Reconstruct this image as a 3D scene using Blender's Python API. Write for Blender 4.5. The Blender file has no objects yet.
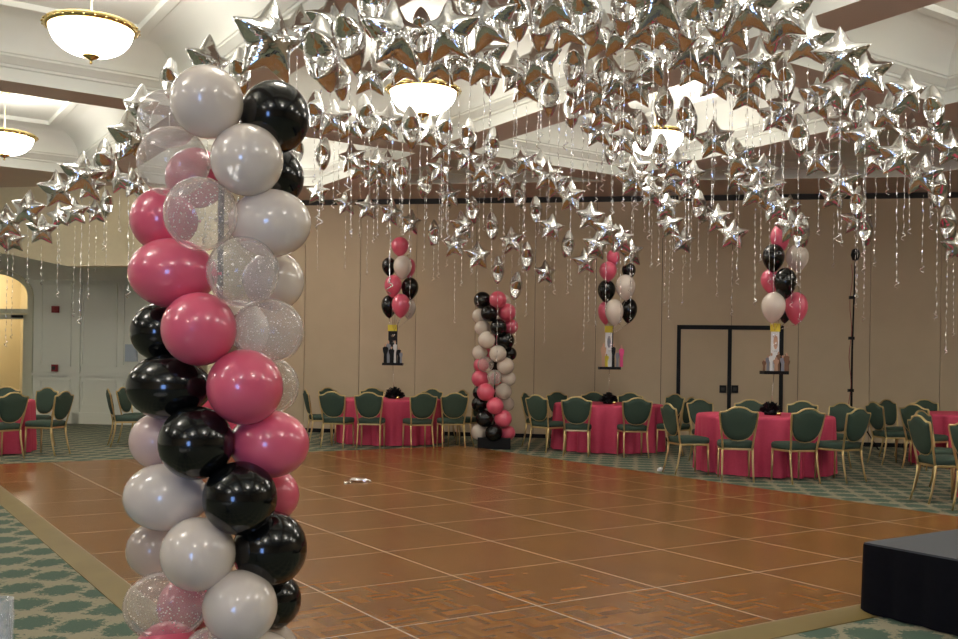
import bpy, bmesh, math, random
from mathutils import Vector, Matrix, geometry
random.seed(7)
C = bpy.context.scene.collection
PI = math.pi
F, CY, ROLL, CZ = 987.0, 364.3, 0.0144, 1.383

# ------------------------------------------------------------------ helpers
def at(px, py, d):
    """point of the room seen at photo pixel (px,py) at distance d"""
    c, s = math.cos(ROLL), math.sin(ROLL)
    a, b = (px-479)/F, -(py-CY)/F
    return Vector((d*(a*c-b*s), d, CZ+d*(a*s+b*c)))
def wn(w, n, z=0.0): return Vector((.987*w+.158*n, -.158*w+.987*n, z))   # walls' axes
def uv(u, v, z=0.0): return Vector((.835*u-.55*v, .55*u+.835*v, z))      # dance floor and coffers' axes
def wpx(px, n):
    k = (px-479)/F; y = n/(.158*k+.987); return y*(.987*k-.158), y
def zpx(px, py, n): return at(px, py, wpx(px, n)[1]).z
WNROT = -math.atan2(.158, .987)
UVROT = math.atan2(.55, .835)

class MB:
    def __init__(s): s.v=[]; s.f=[]; s.m=[]; s.sm=[]
    def add(s, vs, fs, mi=0, smooth=False):
        o=len(s.v); s.v += [tuple(v) for v in vs]
        for f in fs: s.f.append([i+o for i in f]); s.m.append(mi); s.sm.append(smooth)
    def box(s, x0,x1,y0,y1,z0,z1, mi=0, T=None):
        vs=[Vector((x,y,z)) for z in (z0,z1) for y in (y0,y1) for x in (x0,x1)]
        if T: vs=[T(*v) for v in vs]
        s.add(vs, [(0,2,3,1),(4,5,7,6),(0,1,5,4),(2,6,7,3),(0,4,6,2),(1,3,7,5)], mi)
    def tube(s, pts, r, n=8, mi=0, closed=False, cap=True, flat=1.0):
        pts=[Vector(p) for p in pts]; m=len(pts); rs = r if isinstance(r,(list,tuple)) else [r]*m
        vs=[]; prev=None
        for i,p in enumerate(pts):
            if closed: t=pts[(i+1)%m]-pts[i-1]
            else: t=pts[min(i+1,m-1)]-pts[max(i-1,0)]
            t.normalize()
            if prev is None:
                a=Vector((0,0,1)) if abs(t.z)<.9 else Vector((1,0,0))
                b=t.cross(a).normalized()
            else:
                b=(prev-t*prev.dot(t)).normalized()
            prev=b; c=t.cross(b)
            for k in range(n):
                an=2*PI*k/n; vs.append(p+(b*math.cos(an)+c*math.sin(an)*flat)*rs[i])
        fs=[]
        for i in range(m if closed else m-1):
            j=(i+1)%m
            for k in range(n): fs.append((i*n+k, i*n+(k+1)%n, j*n+(k+1)%n, j*n+k))
        if cap and not closed:
            fs.append(tuple(range(n))[::-1]); fs.append(tuple((m-1)*n+k for k in range(n)))
        s.add(vs, fs, mi, True)
    def lathe(s, prof, n=32, o=(0,0,0), mi=0, smooth=True):
        vs=[]; fs=[]; m=len(prof)
        for r,z in prof:
            for k in range(n): a=2*PI*k/n; vs.append((o[0]+r*math.cos(a), o[1]+r*math.sin(a), o[2]+z))
        for i in range(m-1):
            for k in range(n): fs.append((i*n+k, i*n+(k+1)%n, (i+1)*n+(k+1)%n, (i+1)*n+k))
        s.add(vs, fs, mi, smooth)
    def prism(s, poly, T, d0, d1, mi=0):
        n=len(poly); vs=[T(a,b,d0) for a,b in poly]+[T(a,b,d1) for a,b in poly]
        s.add(vs, [tuple(range(n))[::-1], tuple(range(n,2*n))]+[(i,(i+1)%n,n+(i+1)%n,n+i) for i in range(n)], mi)
    def build(s, name, mats, parent=None, bevel=0, fix=True):
        me=bpy.data.meshes.new(name); me.from_pydata([tuple(v) for v in s.v], [], s.f)
        for mt in (mats if isinstance(mats,(list,tuple)) else [mats]): me.materials.append(mt)
        me.polygons.foreach_set('material_index', s.m); me.polygons.foreach_set('use_smooth', s.sm)
        if fix:
            bm=bmesh.new(); bm.from_mesh(me); bmesh.ops.recalc_face_normals(bm, faces=bm.faces); bm.to_mesh(me); bm.free()
        me.update()
        o=bpy.data.objects.new(name, me); C.objects.link(o)
        if parent: o.parent=parent
        if bevel:
            b=o.modifiers.new('bevel','BEVEL'); b.width=bevel; b.segments=2; b.limit_method='ANGLE'
        return o
def tag(o, label=None, cat=None, group=None, kind=None):
    if label: o['label']=label
    if cat: o['category']=cat
    if group: o['group']=group
    if kind: o['kind']=kind
    return o
def empty(name, loc, rz=0):
    o=bpy.data.objects.new(name, None); C.objects.link(o); o.location=loc; o.rotation_euler=(0,0,rz); o.empty_display_size=.1; return o
def children(o): return [c for c in bpy.data.objects if c.parent is o]
def copy_tree(o, parent=None):
    c=o.copy(); C.objects.link(c)
    if parent: c.parent=parent
    for ch in children(o): copy_tree(ch, c)
    return c
def structure(o): o['kind']='structure'; return o

# ------------------------------------------------------------------ materials
def mat(name, col=(.8,.8,.8), rough=.5, metal=0, **kw):
    m=bpy.data.materials.new(name); m.use_nodes=True; b=m.node_tree.nodes['Principled BSDF']
    b.inputs['Base Color'].default_value=(*col,1); b.inputs['Roughness'].default_value=rough; b.inputs['Metallic'].default_value=metal
    for k,v in kw.items(): b.inputs[k.replace('_',' ')].default_value=v
    return m
class N:
    def __init__(s, m): s.t=m.node_tree; s.b=s.t.nodes.get('Principled BSDF')
    def n(s, typ, **kw):
        x=s.t.nodes.new(typ)
        for k,v in kw.items(): setattr(x,k,v)
        return x
    def l(s, a, b): s.t.links.new(a,b)
    def math(s, op, a, b=None, c=None):
        x=s.n('ShaderNodeMath', operation=op)
        for i,q in enumerate((a,b,c)):
            if q is None: continue
            if hasattr(q,'default_value') or hasattr(q,'links'): s.l(q,x.inputs[i])
            else: x.inputs[i].default_value=q
        return x.outputs[0]
    def mix(s, fac, a, b):
        x=s.n('ShaderNodeMix', data_type='RGBA')
        for i,q in ((0,fac),(6,a),(7,b)):
            if hasattr(q,'links'): s.l(q,x.inputs[i])
            elif i==0: x.inputs[0].default_value=q
            else: x.inputs[i].default_value=(*q,1)
        return x.outputs[2]
    def noise(s, scale, vec=None, detail=3, rough=.5):
        x=s.n('ShaderNodeTexNoise'); x.inputs['Scale'].default_value=scale; x.inputs['Detail'].default_value=detail; x.inputs['Roughness'].default_value=rough
        if vec is not None: s.l(vec,x.inputs['Vector'])
        return x.outputs['Fac']
    def bump(s, h, strength=.2, dist=.01):
        x=s.n('ShaderNodeBump'); x.inputs['Strength'].default_value=strength; x.inputs['Distance'].default_value=dist
        s.l(h,x.inputs['Height']); s.l(x.outputs[0], s.b.inputs['Normal']); return x
    def rotated(s, ang):
        g=s.n('ShaderNodeNewGeometry'); mp=s.n('ShaderNodeMapping', vector_type='POINT'); mp.inputs['Rotation'].default_value=(0,0,ang)
        s.l(g.outputs['Position'], mp.inputs['Vector']); sp=s.n('ShaderNodeSeparateXYZ'); s.l(mp.outputs[0], sp.inputs[0])
        return mp.outputs[0], sp.outputs[0], sp.outputs[1]
def noisy(m, c1, c2, scale, bump=0, bs=None, coord='Object'):
    k=N(m); tc=k.n('ShaderNodeTexCoord'); f=k.noise(scale, tc.outputs[coord])
    k.l(k.mix(f,c1,c2), k.b.inputs['Base Color'])
    if bump: k.bump(k.noise(bs or scale*4, tc.outputs[coord]), bump)
    return m

M={}
M['partition']=noisy(mat('partition_fabric', rough=.85), (.50,.395,.265),(.56,.445,.305), 3, .15, 300)
M['seam']=mat('dark_seam', (.03,.028,.025), .7)
M['black']=mat('black_paint', (.009,.009,.010), .5, Specular_IOR_Level=.2)
M['cream']=noisy(mat('cream_plaster', rough=.75), (.78,.79,.73),(.82,.83,.77), 2)
M['whitewall']=noisy(mat('white_wall_paint', rough=.6), (.78,.79,.70),(.82,.83,.74), 2)
M['bulkhead']=noisy(mat('bulkhead_wall_covering', rough=.8), (.62,.55,.36),(.70,.63,.43), 14, .1, 120)
M['soffit']=noisy(mat('brown_soffit_paint', rough=.75), (.64,.53,.45),(.68,.56,.48), 2)
M['gold']=mat('antique_gold_metal', (.62,.47,.22), .33, .75)
M['brass']=mat('polished_brass', (.72,.55,.22), .22, 1)
M['green']=noisy(mat('green_upholstery', rough=.75), (.028,.056,.037),(.042,.076,.052), 60, .15, 400)
M['red']=mat('red_alarm_plastic', (.25,.015,.02), .4)
M['notice']=mat('grey_blue_notice', (.45,.52,.6), .5)
M['rod']=mat('pale_brass_rod', (.75,.66,.4), .4, .6)
M['skirt']=noisy(mat('black_skirt_cloth', rough=.95, Specular_IOR_Level=.1), (.004,.004,.006),(.007,.007,.010), 30)
M['deck']=noisy(mat('dark_grey_stage_deck', rough=.8), (.05,.055,.062),(.065,.07,.08), 40, .1, 300)
M['pom']=mat('black_tulle', (.008,.008,.009), .5)
M['hall']=noisy(mat('warm_hall_paint', rough=.8), (.72,.62,.42),(.78,.68,.48), 3)
M['paper']=mat('white_card', (.8,.8,.8), .6)
M['yellow']=mat('yellow_card', (.75,.6,.05), .6)
M['skin']=mat('printed_skin', (.55,.33,.22), .6)
M['pinkprint']=mat('printed_pink', (.7,.08,.25), .6)
M['greyprint']=mat('printed_grey', (.25,.26,.3), .6)
M['brownprint']=mat('printed_brown', (.22,.11,.06), .6)
M['doorframe']=mat('cream_door_frame', (.62,.62,.48), .5)

# table cloth: rose with faint weave
m=mat('rose_tablecloth', (.55,.05,.09), .7); M['cloth']=noisy(m,(.54,.045,.10),(.62,.06,.13),25,.08,350)

# carpet: green ovals in a tan leaf lattice
m=mat('patterned_carpet', rough=.95); k=N(m); vec,x,y=k.rotated(-WNROT)
wob=k.math('MULTIPLY', k.math('SUBTRACT', k.noise(9, vec, 2), .5), .22)
wx=k.math('ADD', k.math('DIVIDE', x, .27), wob); wy=k.math('ADD', k.math('DIVIDE', y, .35), wob)
fx=k.math('SUBTRACT', k.math('FRACT', wx), .5); fy=k.math('SUBTRACT', k.math('FRACT', wy), .5)
d=k.math('SQRT', k.math('ADD', k.math('POWER', k.math('ABSOLUTE', k.math('DIVIDE', fx, .45)), 2.6), k.math('POWER', k.math('ABSOLUTE', k.math('DIVIDE', fy, .42)), 2.6)))
leaf=k.math('MULTIPLY', k.math('SUBTRACT', k.noise(30, vec, 3, .75), .5), 2.4)
dd=k.math('ADD', d, leaf); r=k.n('ShaderNodeValToRGB'); k.l(dd, r.inputs[0])
r.color_ramp.elements[0].position=.82; r.color_ramp.elements[0].color=(.055,.095,.065,1)
r.color_ramp.elements[1].position=.98; r.color_ramp.elements[1].color=(.25,.225,.15,1)
k.l(r.outputs[0], k.b.inputs['Base Color']); k.bump(k.noise(250, vec), .3); M['carpet']=m

# parquet
S=.9144; U0=1.53; V0=3.55
m=mat('parquet_dance_floor', rough=.2); k=N(m); vec,x,y=k.rotated(-UVROT)
def cell(q, size, off): return k.math('DIVIDE', k.math('SUBTRACT', q, off), size)
a=cell(x,S/5,U0); b=cell(y,S/5,V0)
ia=k.math('FLOOR',a); ib=k.math('FLOOR',b)
chk=k.math('MODULO', k.math('ABSOLUTE', k.math('ADD',ia,ib)), 2.0)
fa=k.math('FRACT',a); fb=k.math('FRACT',b)
sl=k.math('FLOOR', k.math('MULTIPLY', k.math('ADD', k.math('MULTIPLY', fa, chk), k.math('MULTIPLY', fb, k.math('SUBTRACT',1.0,chk))), 5.0))
cx=k.n('ShaderNodeCombineXYZ'); k.l(k.math('ADD', ia, k.math('MULTIPLY',sl,.137)), cx.inputs[0]); k.l(ib, cx.inputs[1]); k.l(sl, cx.inputs[2])
wnz=k.n('ShaderNodeTexWhiteNoise'); k.l(cx.outputs[0], wnz.inputs['Vector'])
ramp=k.n('ShaderNodeValToRGB'); k.l(wnz.outputs['Value'], ramp.inputs[0])
e=ramp.color_ramp.elements; e[0].color=(.165,.066,.014,1); e[1].color=(.28,.12,.025,1); e[1].position=1
e2=ramp.color_ramp.elements.new(.5); e2.color=(.225,.092,.016,1)
big=k.noise(1.3, vec, 4, .6)
wood=k.mix(k.math('MULTIPLY', big, .35), ramp.outputs[0], (.15,.055,.014))
def seam(q, size, off, w):
    f=k.math('FRACT', cell(q,size,off)); f=k.math('MINIMUM', f, k.math('SUBTRACT',1.0,f)); return k.math('LESS_THAN', f, w/size)
seams=k.math('MAXIMUM', seam(x,S,U0,.0065), seam(y,S,V0,.005))
k.l(k.mix(k.math('MULTIPLY',seams,.85), wood, (.52,.44,.35)), k.b.inputs['Base Color'])
k.l(k.math('ADD', .22, k.math('MULTIPLY', big, .06)), k.b.inputs['Roughness'])
k.b.inputs['Specular IOR Level'].default_value=.5
M['parquet']=m
m=mat('ramp_wood', (.3,.2,.06), .55); M['ramp']=noisy(m,(.13,.085,.018),(.21,.15,.04),2)

# foil
def foil(name, rough, bump):
    m=mat(name, (.76,.76,.76), rough, 1); k=N(m); tc=k.n('ShaderNodeTexCoord')
    k.bump(k.noise(7, tc.outputs['Object'], 2), bump, .02); return m
M['foil']=foil('silver_foil', .08, .40)
M['ribbon']=mat('silver_ribbon', (.85,.85,.86), .25, .9)
# latex
def latex(name, col, rough, trans=0, dots=None, sub=0):
    m=mat(name, col, rough); k=N(m); out=k.t.nodes['Material Output']
    k.b.inputs['Coat Weight'].default_value=(.15 if 'black' in name else .8); k.b.inputs['Coat Roughness'].default_value=.06
    if sub:
        k.b.inputs['Subsurface Weight'].default_value=sub; k.b.inputs['Subsurface Radius'].default_value=(.06,.03,.03)
    if trans:
        lw=k.n('ShaderNodeLayerWeight'); lw.inputs['Blend'].default_value=.35
        tr=k.n('ShaderNodeBsdfTransparent'); mx=k.n('ShaderNodeMixShader')
        f=k.math('MULTIPLY', k.math('SUBTRACT',1.0,k.math('MULTIPLY', k.math('POWER', lw.outputs['Facing'], 2.0), .8)), trans)
        if dots:
            vo=k.n('ShaderNodeTexVoronoi', feature='F1'); vo.inputs['Scale'].default_value=dots; vo.inputs['Randomness'].default_value=.9
            tc=k.n('ShaderNodeTexCoord'); k.l(tc.outputs['Object'], vo.inputs['Vector'])
            dt=k.math('LESS_THAN', vo.outputs['Distance'], .19)
            f=k.math('MULTIPLY', f, k.math('SUBTRACT',1.0,dt))
        k.l(f, mx.inputs[0]); k.l(k.b.outputs[0], mx.inputs[1]); k.l(tr.outputs[0], mx.inputs[2]); k.l(mx.outputs[0], out.inputs['Surface'])
    return m
M['b_pink']=latex('pink_latex', (.76,.115,.19), .3)
M['b_black']=latex('black_latex', (.004,.0045,.0045), .14)
M['b_pearl']=latex('pearl_white_latex', (.82,.72,.62), .24, .12)
M['b_frost']=latex('frosted_clear_latex', (.62,.54,.47), .25, .45)
M['b_clear']=latex('clear_latex', (.66,.62,.56), .12, .68)
M['b_dots']=latex('clear_latex_with_dots', (.75,.70,.64), .12, .70, 9)
M['b_lpink']=latex('light_pink_latex', (.72,.52,.46), .3, .15)
LAB={'b_pink':'hot pink balloon','b_black':'glossy black balloon','b_pearl':'pearl white balloon','b_frost':'frosted clear balloon','b_clear':'see-through clear balloon','b_dots':'clear balloon printed with white dots','b_lpink':'light pink balloon'}

def emit(name, col, s):
    m=bpy.data.materials.new(name); m.use_nodes=True; t=m.node_tree; t.nodes.remove(t.nodes['Principled BSDF'])
    e=t.nodes.new('ShaderNodeEmission'); e.inputs[0].default_value=(*col,1); e.inputs[1].default_value=s
    t.links.new(e.outputs[0], t.nodes['Material Output'].inputs[0]); return m
M['lampglass']=emit('glowing_glass_bowl', (1,.94,.87), 16)
M['daylight']=emit('daylight_window', (.25,.45,1.0), 12)

# ------------------------------------------------------------------ setting
WL, WR, NB, NF, NP = -15.0, 13.0, -7.0, 18.71, 19.4
ZS = 4.58
fl=MB(); fl.add([wn(WL-.2,NB-.2),wn(WR+.2,NB-.2),wn(WR+.2,24),wn(WL-.2,24)],[(0,1,2,3)])
structure(fl.build('floor', M['carpet']))

# coffered ceiling
def clip(poly, f):
    out=[]
    for i in range(len(poly)):
        p,q=poly[i],poly[(i+1)%len(poly)]; fp,fq=f(p),f(q)
        if fp>=0: out.append(p)
        if fp*fq<0: t=fp/(fp-fq); out.append(p+(q-p)*t)
    return out
def to_wn(p): return (.987*p.x-.158*p.y, .158*p.x+.987*p.y)
def inset(poly, d):
    n=len(poly); out=[]
    for i in range(n):
        p0,p,p1=poly[i-1],poly[i],poly[(i+1)%n]
        e0=(p-p0).normalized(); e1=(p1-p).normalized()
        n0=Vector((-e0.y,e0.x)); n1=Vector((-e1.y,e1.x)); b=(n0+n1)
        out.append(p+b*(d/max(.25,(1+n0.dot(n1)))))
    return out
UB=[(-10.71,-7.55),(-6.97,-3.81),(-3.23,-.07),(.51,3.67),(4.25,7.42),(8.0,11.15),(11.75,14.9),(15.5,18.65)]
VB=[(-9.7,-4.55),(-4.0,1.15),(1.7,6.85),(7.4,12.55),(13.1,18.2)]
prof=[(0,4.58),(0,4.73),(.02,4.74),(.02,4.77),(.035,4.775),(.055,4.80),(.085,4.835),(.10,4.845),(.10,4.87),(.115,4.88),
      (.12,4.93),(.135,4.98),(.16,5.03),(.195,5.08),(.24,5.125),(.295,5.165),(.36,5.20),(.43,5.225),(.50,5.242),(.56,5.25),(.56,5.235),(.575,5.225),(.69,5.225),(.70,5.25),(.70,5.29)]
coff=[]; cm=MB()
for u0,u1 in UB:
    for v0,v1 in VB:
        poly=[uv(u0,v0).to_2d(),uv(u1,v0).to_2d(),uv(u1,v1).to_2d(),uv(u0,v1).to_2d()]
        poly=clip(poly, lambda p:17.2-to_wn(p)[1]); poly=poly and clip(poly, lambda p:to_wn(p)[1]-(NB+.7))
        poly=poly and clip(poly, lambda p:(WR-.7)-to_wn(p)[0]); poly=poly and clip(poly, lambda p:to_wn(p)[0]-(WL+.7))
        if len(poly)<3: continue
        q=[p for i,p in enumerate(poly) if (p-poly[i-1]).length>.15]; poly=q
        if len(poly)<3: continue
        area=abs(sum(poly[i-1].x*poly[i].y-poly[i].x*poly[i-1].y for i in range(len(poly))))/2
        per=sum((poly[i]-poly[i-1]).length for i in range(len(poly)))
        if area<1: continue
        coff.append(poly); inr=2*area/per*.5
        mine=min((poly[i]-poly[i-1]).length for i in range(len(poly)))
        k_=min(1,inr*.8/.7, mine/1.5)
        rings=[[(p.x,p.y,z) for p in inset(poly,dd*k_)] for dd,z in prof]
        n=len(poly); vs=[v for rr in rings for v in rr]; fs=[]
        for i in range(len(rings)-1):
            for j in range(n): fs.append((i*n+j,i*n+(j+1)%n,(i+1)*n+(j+1)%n,(i+1)*n+j))
        fs.append(tuple((len(rings)-1)*n+j for j in range(n)))
        cm.add(vs,fs)
pts=[wn(WL,NB).to_2d(),wn(WR,NB).to_2d(),wn(WR,NP+.3).to_2d(),wn(WL,NP+.3).to_2d()]; edges=[(0,1),(1,2),(2,3),(3,0)]
for poly in coff:
    o=len(pts); pts+=poly; edges+=[(o+i,o+(i+1)%len(poly)) for i in range(len(poly))]
cv,ce,cf,*_=geometry.delaunay_2d_cdt(pts,edges,[],1,1e-6)
def inside(p,poly):
    return all((poly[(i+1)%len(poly)]-poly[i]).cross(p-poly[i])>0 for i in range(len(poly)))
keep=[f for f in cf if not any(inside(sum((cv[i] for i in f),Vector((0,0)))/len(f),q) for q in coff)]
cm.add([(v.x,v.y,ZS) for v in cv],keep,1)
co_=structure(cm.build('ceiling',[M['cream'],M['soffit']],fix=False))
co_.data.polygons.foreach_set('use_smooth',[True]*len(co_.data.polygons)); co_.data.set_sharp_from_angle(angle=math.radians(24))

# partition wall with panel seams and double door
def T(w,n,z): return wn(w,n,z)
PW=wpx(200,NF)[0]
seams_px=[247,304,359,415,474.6,534,595,661,731,798,869.5,940]
ws=[PW]+[wpx(p,NF)[0] for p in seams_px]
while ws[-1]<WR: ws.append(ws[-1]+1.2)
dl,dr=wpx(678.5,NF)[0],wpx(781,NF)[0]; dtop=zpx(729,327,NF)
pw=MB(); pw.box(PW,WR,NF+.03,NF+.15,0,ZS,1,T)
for a,b in zip(ws,ws[1:]): pw.box(a+.005,b-.005,NF,NF+.05,0.06,ZS-.11,0,T)
pw.box(PW,WR,NF-.005,NF+.05,ZS-.10,ZS-.04,1,T)
structure(pw.build('wall_back',[M['partition'],M['seam']]))
bb=MB(); bb.box(PW,WR,NF-.03,NF+.01,0,.075,0,T); structure(bb.build('baseboard_back',M['black']))
d1=MB(); dm=(dl+dr)/2
for a,b in ((dl,dm),(dm,dr)): d1.box(a+.03,b-.03,NF-.02,NF,.03,dtop-.03,0,T)
door=structure(d1.build('door_1',M['partition']))
fr=MB()
for a in (dl,dm,dr): fr.box(a-.035,a+.035,NF-.035,NF,0,dtop,0,T)
fr.box(dl-.035,dr+.035,NF-.035,NF,dtop-.05,dtop+.03,0,T); fr.build('door_frame',M['black'],door)
for px in (723,735):
    w,_=wpx(px,NF); hz=zpx(px,389,NF); h=MB(); h.box(w-.06,w+.06,NF-.05,NF-.02,hz-.07,hz+.07,0,T); h.box(w-.03,w+.03,NF-.065,NF-.05,hz-.03,hz+.03,1,T)
    h.build('door_handle',[M['black'],M['seam']],door)

# left part: bulkhead with an arched opening, panelled wall behind
NBK=16.9
bh=MB(); zb=zpx(100,266,NBK); z0=zpx(20,240,NBK)
wa=wpx(65,NBK)[0]; wend=wpx(215,NBK)[0]
arc=[]
for i in range(13):
    t=i/12; arc.append((wa-t*4.2, zb+(3.62-zb)*math.sin(t*PI/2)))
poly=[(wend,zb),(wend,ZS),(WL,ZS),(WL,3.62)]+[p for p in reversed(arc)]
bh.prism(poly, lambda a,b,d: wn(a,d,b), NBK, NBK+.25)
bh.box(wend-.25,wend,NBK+.25,NP+.1,0,ZS,0,T)
structure(bh.build('wall_left_bulkhead',M['bulkhead']))
bh=MB(); bh.box(PW-.3,wend+.02,NF+.0,NF+.2,0,ZS,0,T); structure(bh.build('wall_back_return',M['bulkhead']))
# dropped ceiling of the niche
sf=MB(); sf.add([wn(WL,NBK,3.62),wn(wend,NBK,3.62),wn(wend,NP+.1,3.62),wn(WL,NP+.1,3.62)],[(0,1,2,3)]); structure(sf.build('ceiling_niche',M['bulkhead']))
# panelled wall with arched doorway
ow1=wpx(28,NP)[0]; ow0=ow1-1.9; zt=2.33; zsp=2.72; ztop=3.2
def archpts(w0,w1,zs,zt_,n=14):
    c=(w0+w1)/2; h=(w1-w0)/2
    return [(c+h*math.cos(PI*i/n), zs+(zt_-zs)*math.sin(PI*i/n)) for i in range(n+1)]
pl=MB(); wj=wend
ar=archpts(ow0,ow1,zsp,ztop)
pl.prism([(ow1,0),(wj,0),(wj,3.62),(ow1,3.62)], lambda a,b,d: wn(a,d,b), NP, NP+.2)
pl.prism([(WL,0),(ow0,0),(ow0,3.62),(WL,3.62)], lambda a,b,d: wn(a,d,b), NP, NP+.2)
for (a,b),(c_,d_) in zip(ar,ar[1:]): pl.prism([(a,b),(a,3.62),(c_,3.62),(c_,d_)], lambda a,b,d: wn(a,d,b), NP, NP+.2)
def frame(mb,x0,x1,z0_,z1,t=.045,d=.025):
    for a,b,c_,e_ in ((x0,x1,z0_,z0_+t),(x0,x1,z1-t,z1),(x0,x0+t,z0_,z1),(x1-t,x1,z0_,z1)): mb.box(a,b,NP-d,NP,c_,e_,0,T)
zr=zpx(90,375,NP)
for a,b in ((40,71),(81,117),(122,158),(163,199)):
    a=wpx(a,NP)[0]; b=wpx(b,NP)[0]
    frame(pl,a,b,zr+.18,zpx(90,283,NP)); frame(pl,a,b,.36,zr-.1)
pl.box(ow1+.12,wj,NP-.05,NP,zr-.03,zr+.03,0,T); pl.box(ow1+.12,wj,NP-.03,NP,zr+.05,zr+.07,0,T)
for p in (74,):
    a=wpx(p,NP)[0]; pl.box(a,a+.16,NP-.06,NP,0,3.3,0,T)
pl.box(ow1+.1,wj,NP-.04,NP,3.05,3.62,0,T)
structure(pl.build('wall_left_panelled',M['whitewall']))
bl=MB(); bl.box(ow1+.12,wj,NP-.06,NP-.0,0,.24,0,T); structure(bl.build('baseboard_left',M['whitewall']))
# doorway casing, transom and glazed door leaf
tr=MB(); outer=archpts(ow0-.12,ow1+.12,zsp,ztop+.12); 
for (a,b),(c_,d_),(e_,f_),(g_,h_) in zip(ar,ar[1:],outer,outer[1:]): tr.prism([(a,b),(e_,f_),(g_,h_),(c_,d_)], lambda a,b,d: wn(a,d,b), NP-.05, NP+.1)
tr.box(ow1,ow1+.12,NP-.05,NP+.1,0,zsp,0,T); tr.box(ow0-.12,ow0,NP-.05,NP+.1,0,zsp,0,T)
tr.box(ow0,ow1,NP-.05,NP+.1,zt,zt+.10,0,T)
structure(tr.build('trim_1',M['doorframe']))
dr2=MB(); da=ow1-.12
for x0,x1,z0_,z1 in ((ow1-.14,ow1-.01,0.02,zt-.01),(ow1-.95,ow1-.83,0.02,zt-.01),(ow1-.95,ow1-.01,.02,.25),(ow1-.95,ow1-.01,zt-.12,zt-.01)): dr2.box(x0,x1,NP+.02,NP+.07,z0_,z1,0,T)
dd2=structure(dr2.build('door_2',M['doorframe']))
h=MB(); h.box(ow1-.42,ow1-.14,NP-.0,NP+.03,zt-.09,zt-.03,0,T); h.build('door_closer',M['black'],dd2)
h=MB()
for z in (.35,1.2,2.0): h.box(ow1-.03,ow1+.0,NP-.0,NP+.02,z-.06,z+.06,0,T)
h.build('hinge',M['black'],dd2)
# hall beyond
hl=MB(); hl.box(WL,ow1+2,NP+2.8,NP+3,0,3.6,0,T); hl.box(ow1+1.3,ow1+1.5,NP+.2,NP+2.8,0,3.6,0,T); hl.box(WL,ow1+2,NP+.2,NP+3,3.6,3.7,0,T)
hl.box(WL-.2,WL,NP+.2,NP+3,0,3.6,0,T)
for a in (-.55,-1.5): hl.box(ow1+a,ow1+a+.28,NP+2.6,NP+2.8,0,3.2,0,T)
structure(hl.build('wall_hall',M['hall']))
# other walls
o=MB(); o.box(WL-.2,WL,NB-.2,NP+.3,0,ZS+.3,0,T); structure(o.build('wall_left',M['whitewall']))
o=MB(); o.box(WR,WR+.2,NB-.2,NP+.3,0,ZS+.3,0,T); structure(o.build('wall_right',M['partition']))
o=MB(); o.box(WL-.2,WR+.2,NB-.2,NB,0,ZS+.3,0,T); structure(o.build('wall_front',M['partition']))
for i,w in enumerate((-.9,)):
    o=MB(); o.box(w-.8,w+.8,NB+.0,NB+.03,.4,2.7,0,T); g=structure(o.build('window_%d'%(i+1),M['daylight']))
    f=MB()
    for a in (-.85,-.03,.8): f.box(w+a,w+a+.06,NB,NB+.07,.35,2.75,0,T)
    for z in (.33,1.5,2.7): f.box(w-.85,w+.86,NB,NB+.07,z,z+.06,0,T)
    f.build('window_frame',M['doorframe'],g)

# dance floor
UE,VE=8.845,13.85
df=empty('dance_floor', uv((U0+UE)/2,(V0+VE)/2)); tag(df,'shiny brown parquet dance floor with yellowish wooden edging on the green carpet','dance floor')
inv=Matrix.Translation(-df.location)
def UT(u,v,z): return uv(u,v,z)-df.location
b=MB(); b.box(U0,UE,V0,VE,.001,.024,0,UT); tag(b.build('parquet_panels',M['parquet'],df),'glossy brown parquet with pale panel joints')
for name,(a0,a1,b0,b1) in (('edge_ramp',(U0-.17,U0,V0,VE)),('edge_ramp',(U0-.17,UE+.04,V0-.17,V0)),('edge_ramp',(UE,UE+.04,V0,VE)),('edge_ramp',(U0-.17,UE+.04,VE,VE+.04))):
    b=MB(); z=[.024 if (abs(a-U0)<.001 or abs(a-UE)<.001) and b0==V0 else (.024 if abs(c_-V0)<.001 and b1==V0 else .004) for a in (a0,a1) for c_ in (b0,b1)]
    vs=[UT(a,c_,0) for a in (a0,a1) for c_ in (b0,b1)]
    if b1==V0: zz=[.004,.024,.004,.024]
    elif a1==U0: zz=[.004,.004,.024,.024]
    elif b0==VE: zz=[.024,.004,.024,.004]
    else: zz=[.024,.024,.004,.004]
    tp=[Vector((v.x,v.y,q)) for v,q in zip(vs,zz)]
    b.add(vs+tp,[(4,5,7,6),(0,1,5,4),(2,3,7,6),(0,4,6,2),(1,5,7,3)]); b.build(name,M['ramp'],df)

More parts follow.
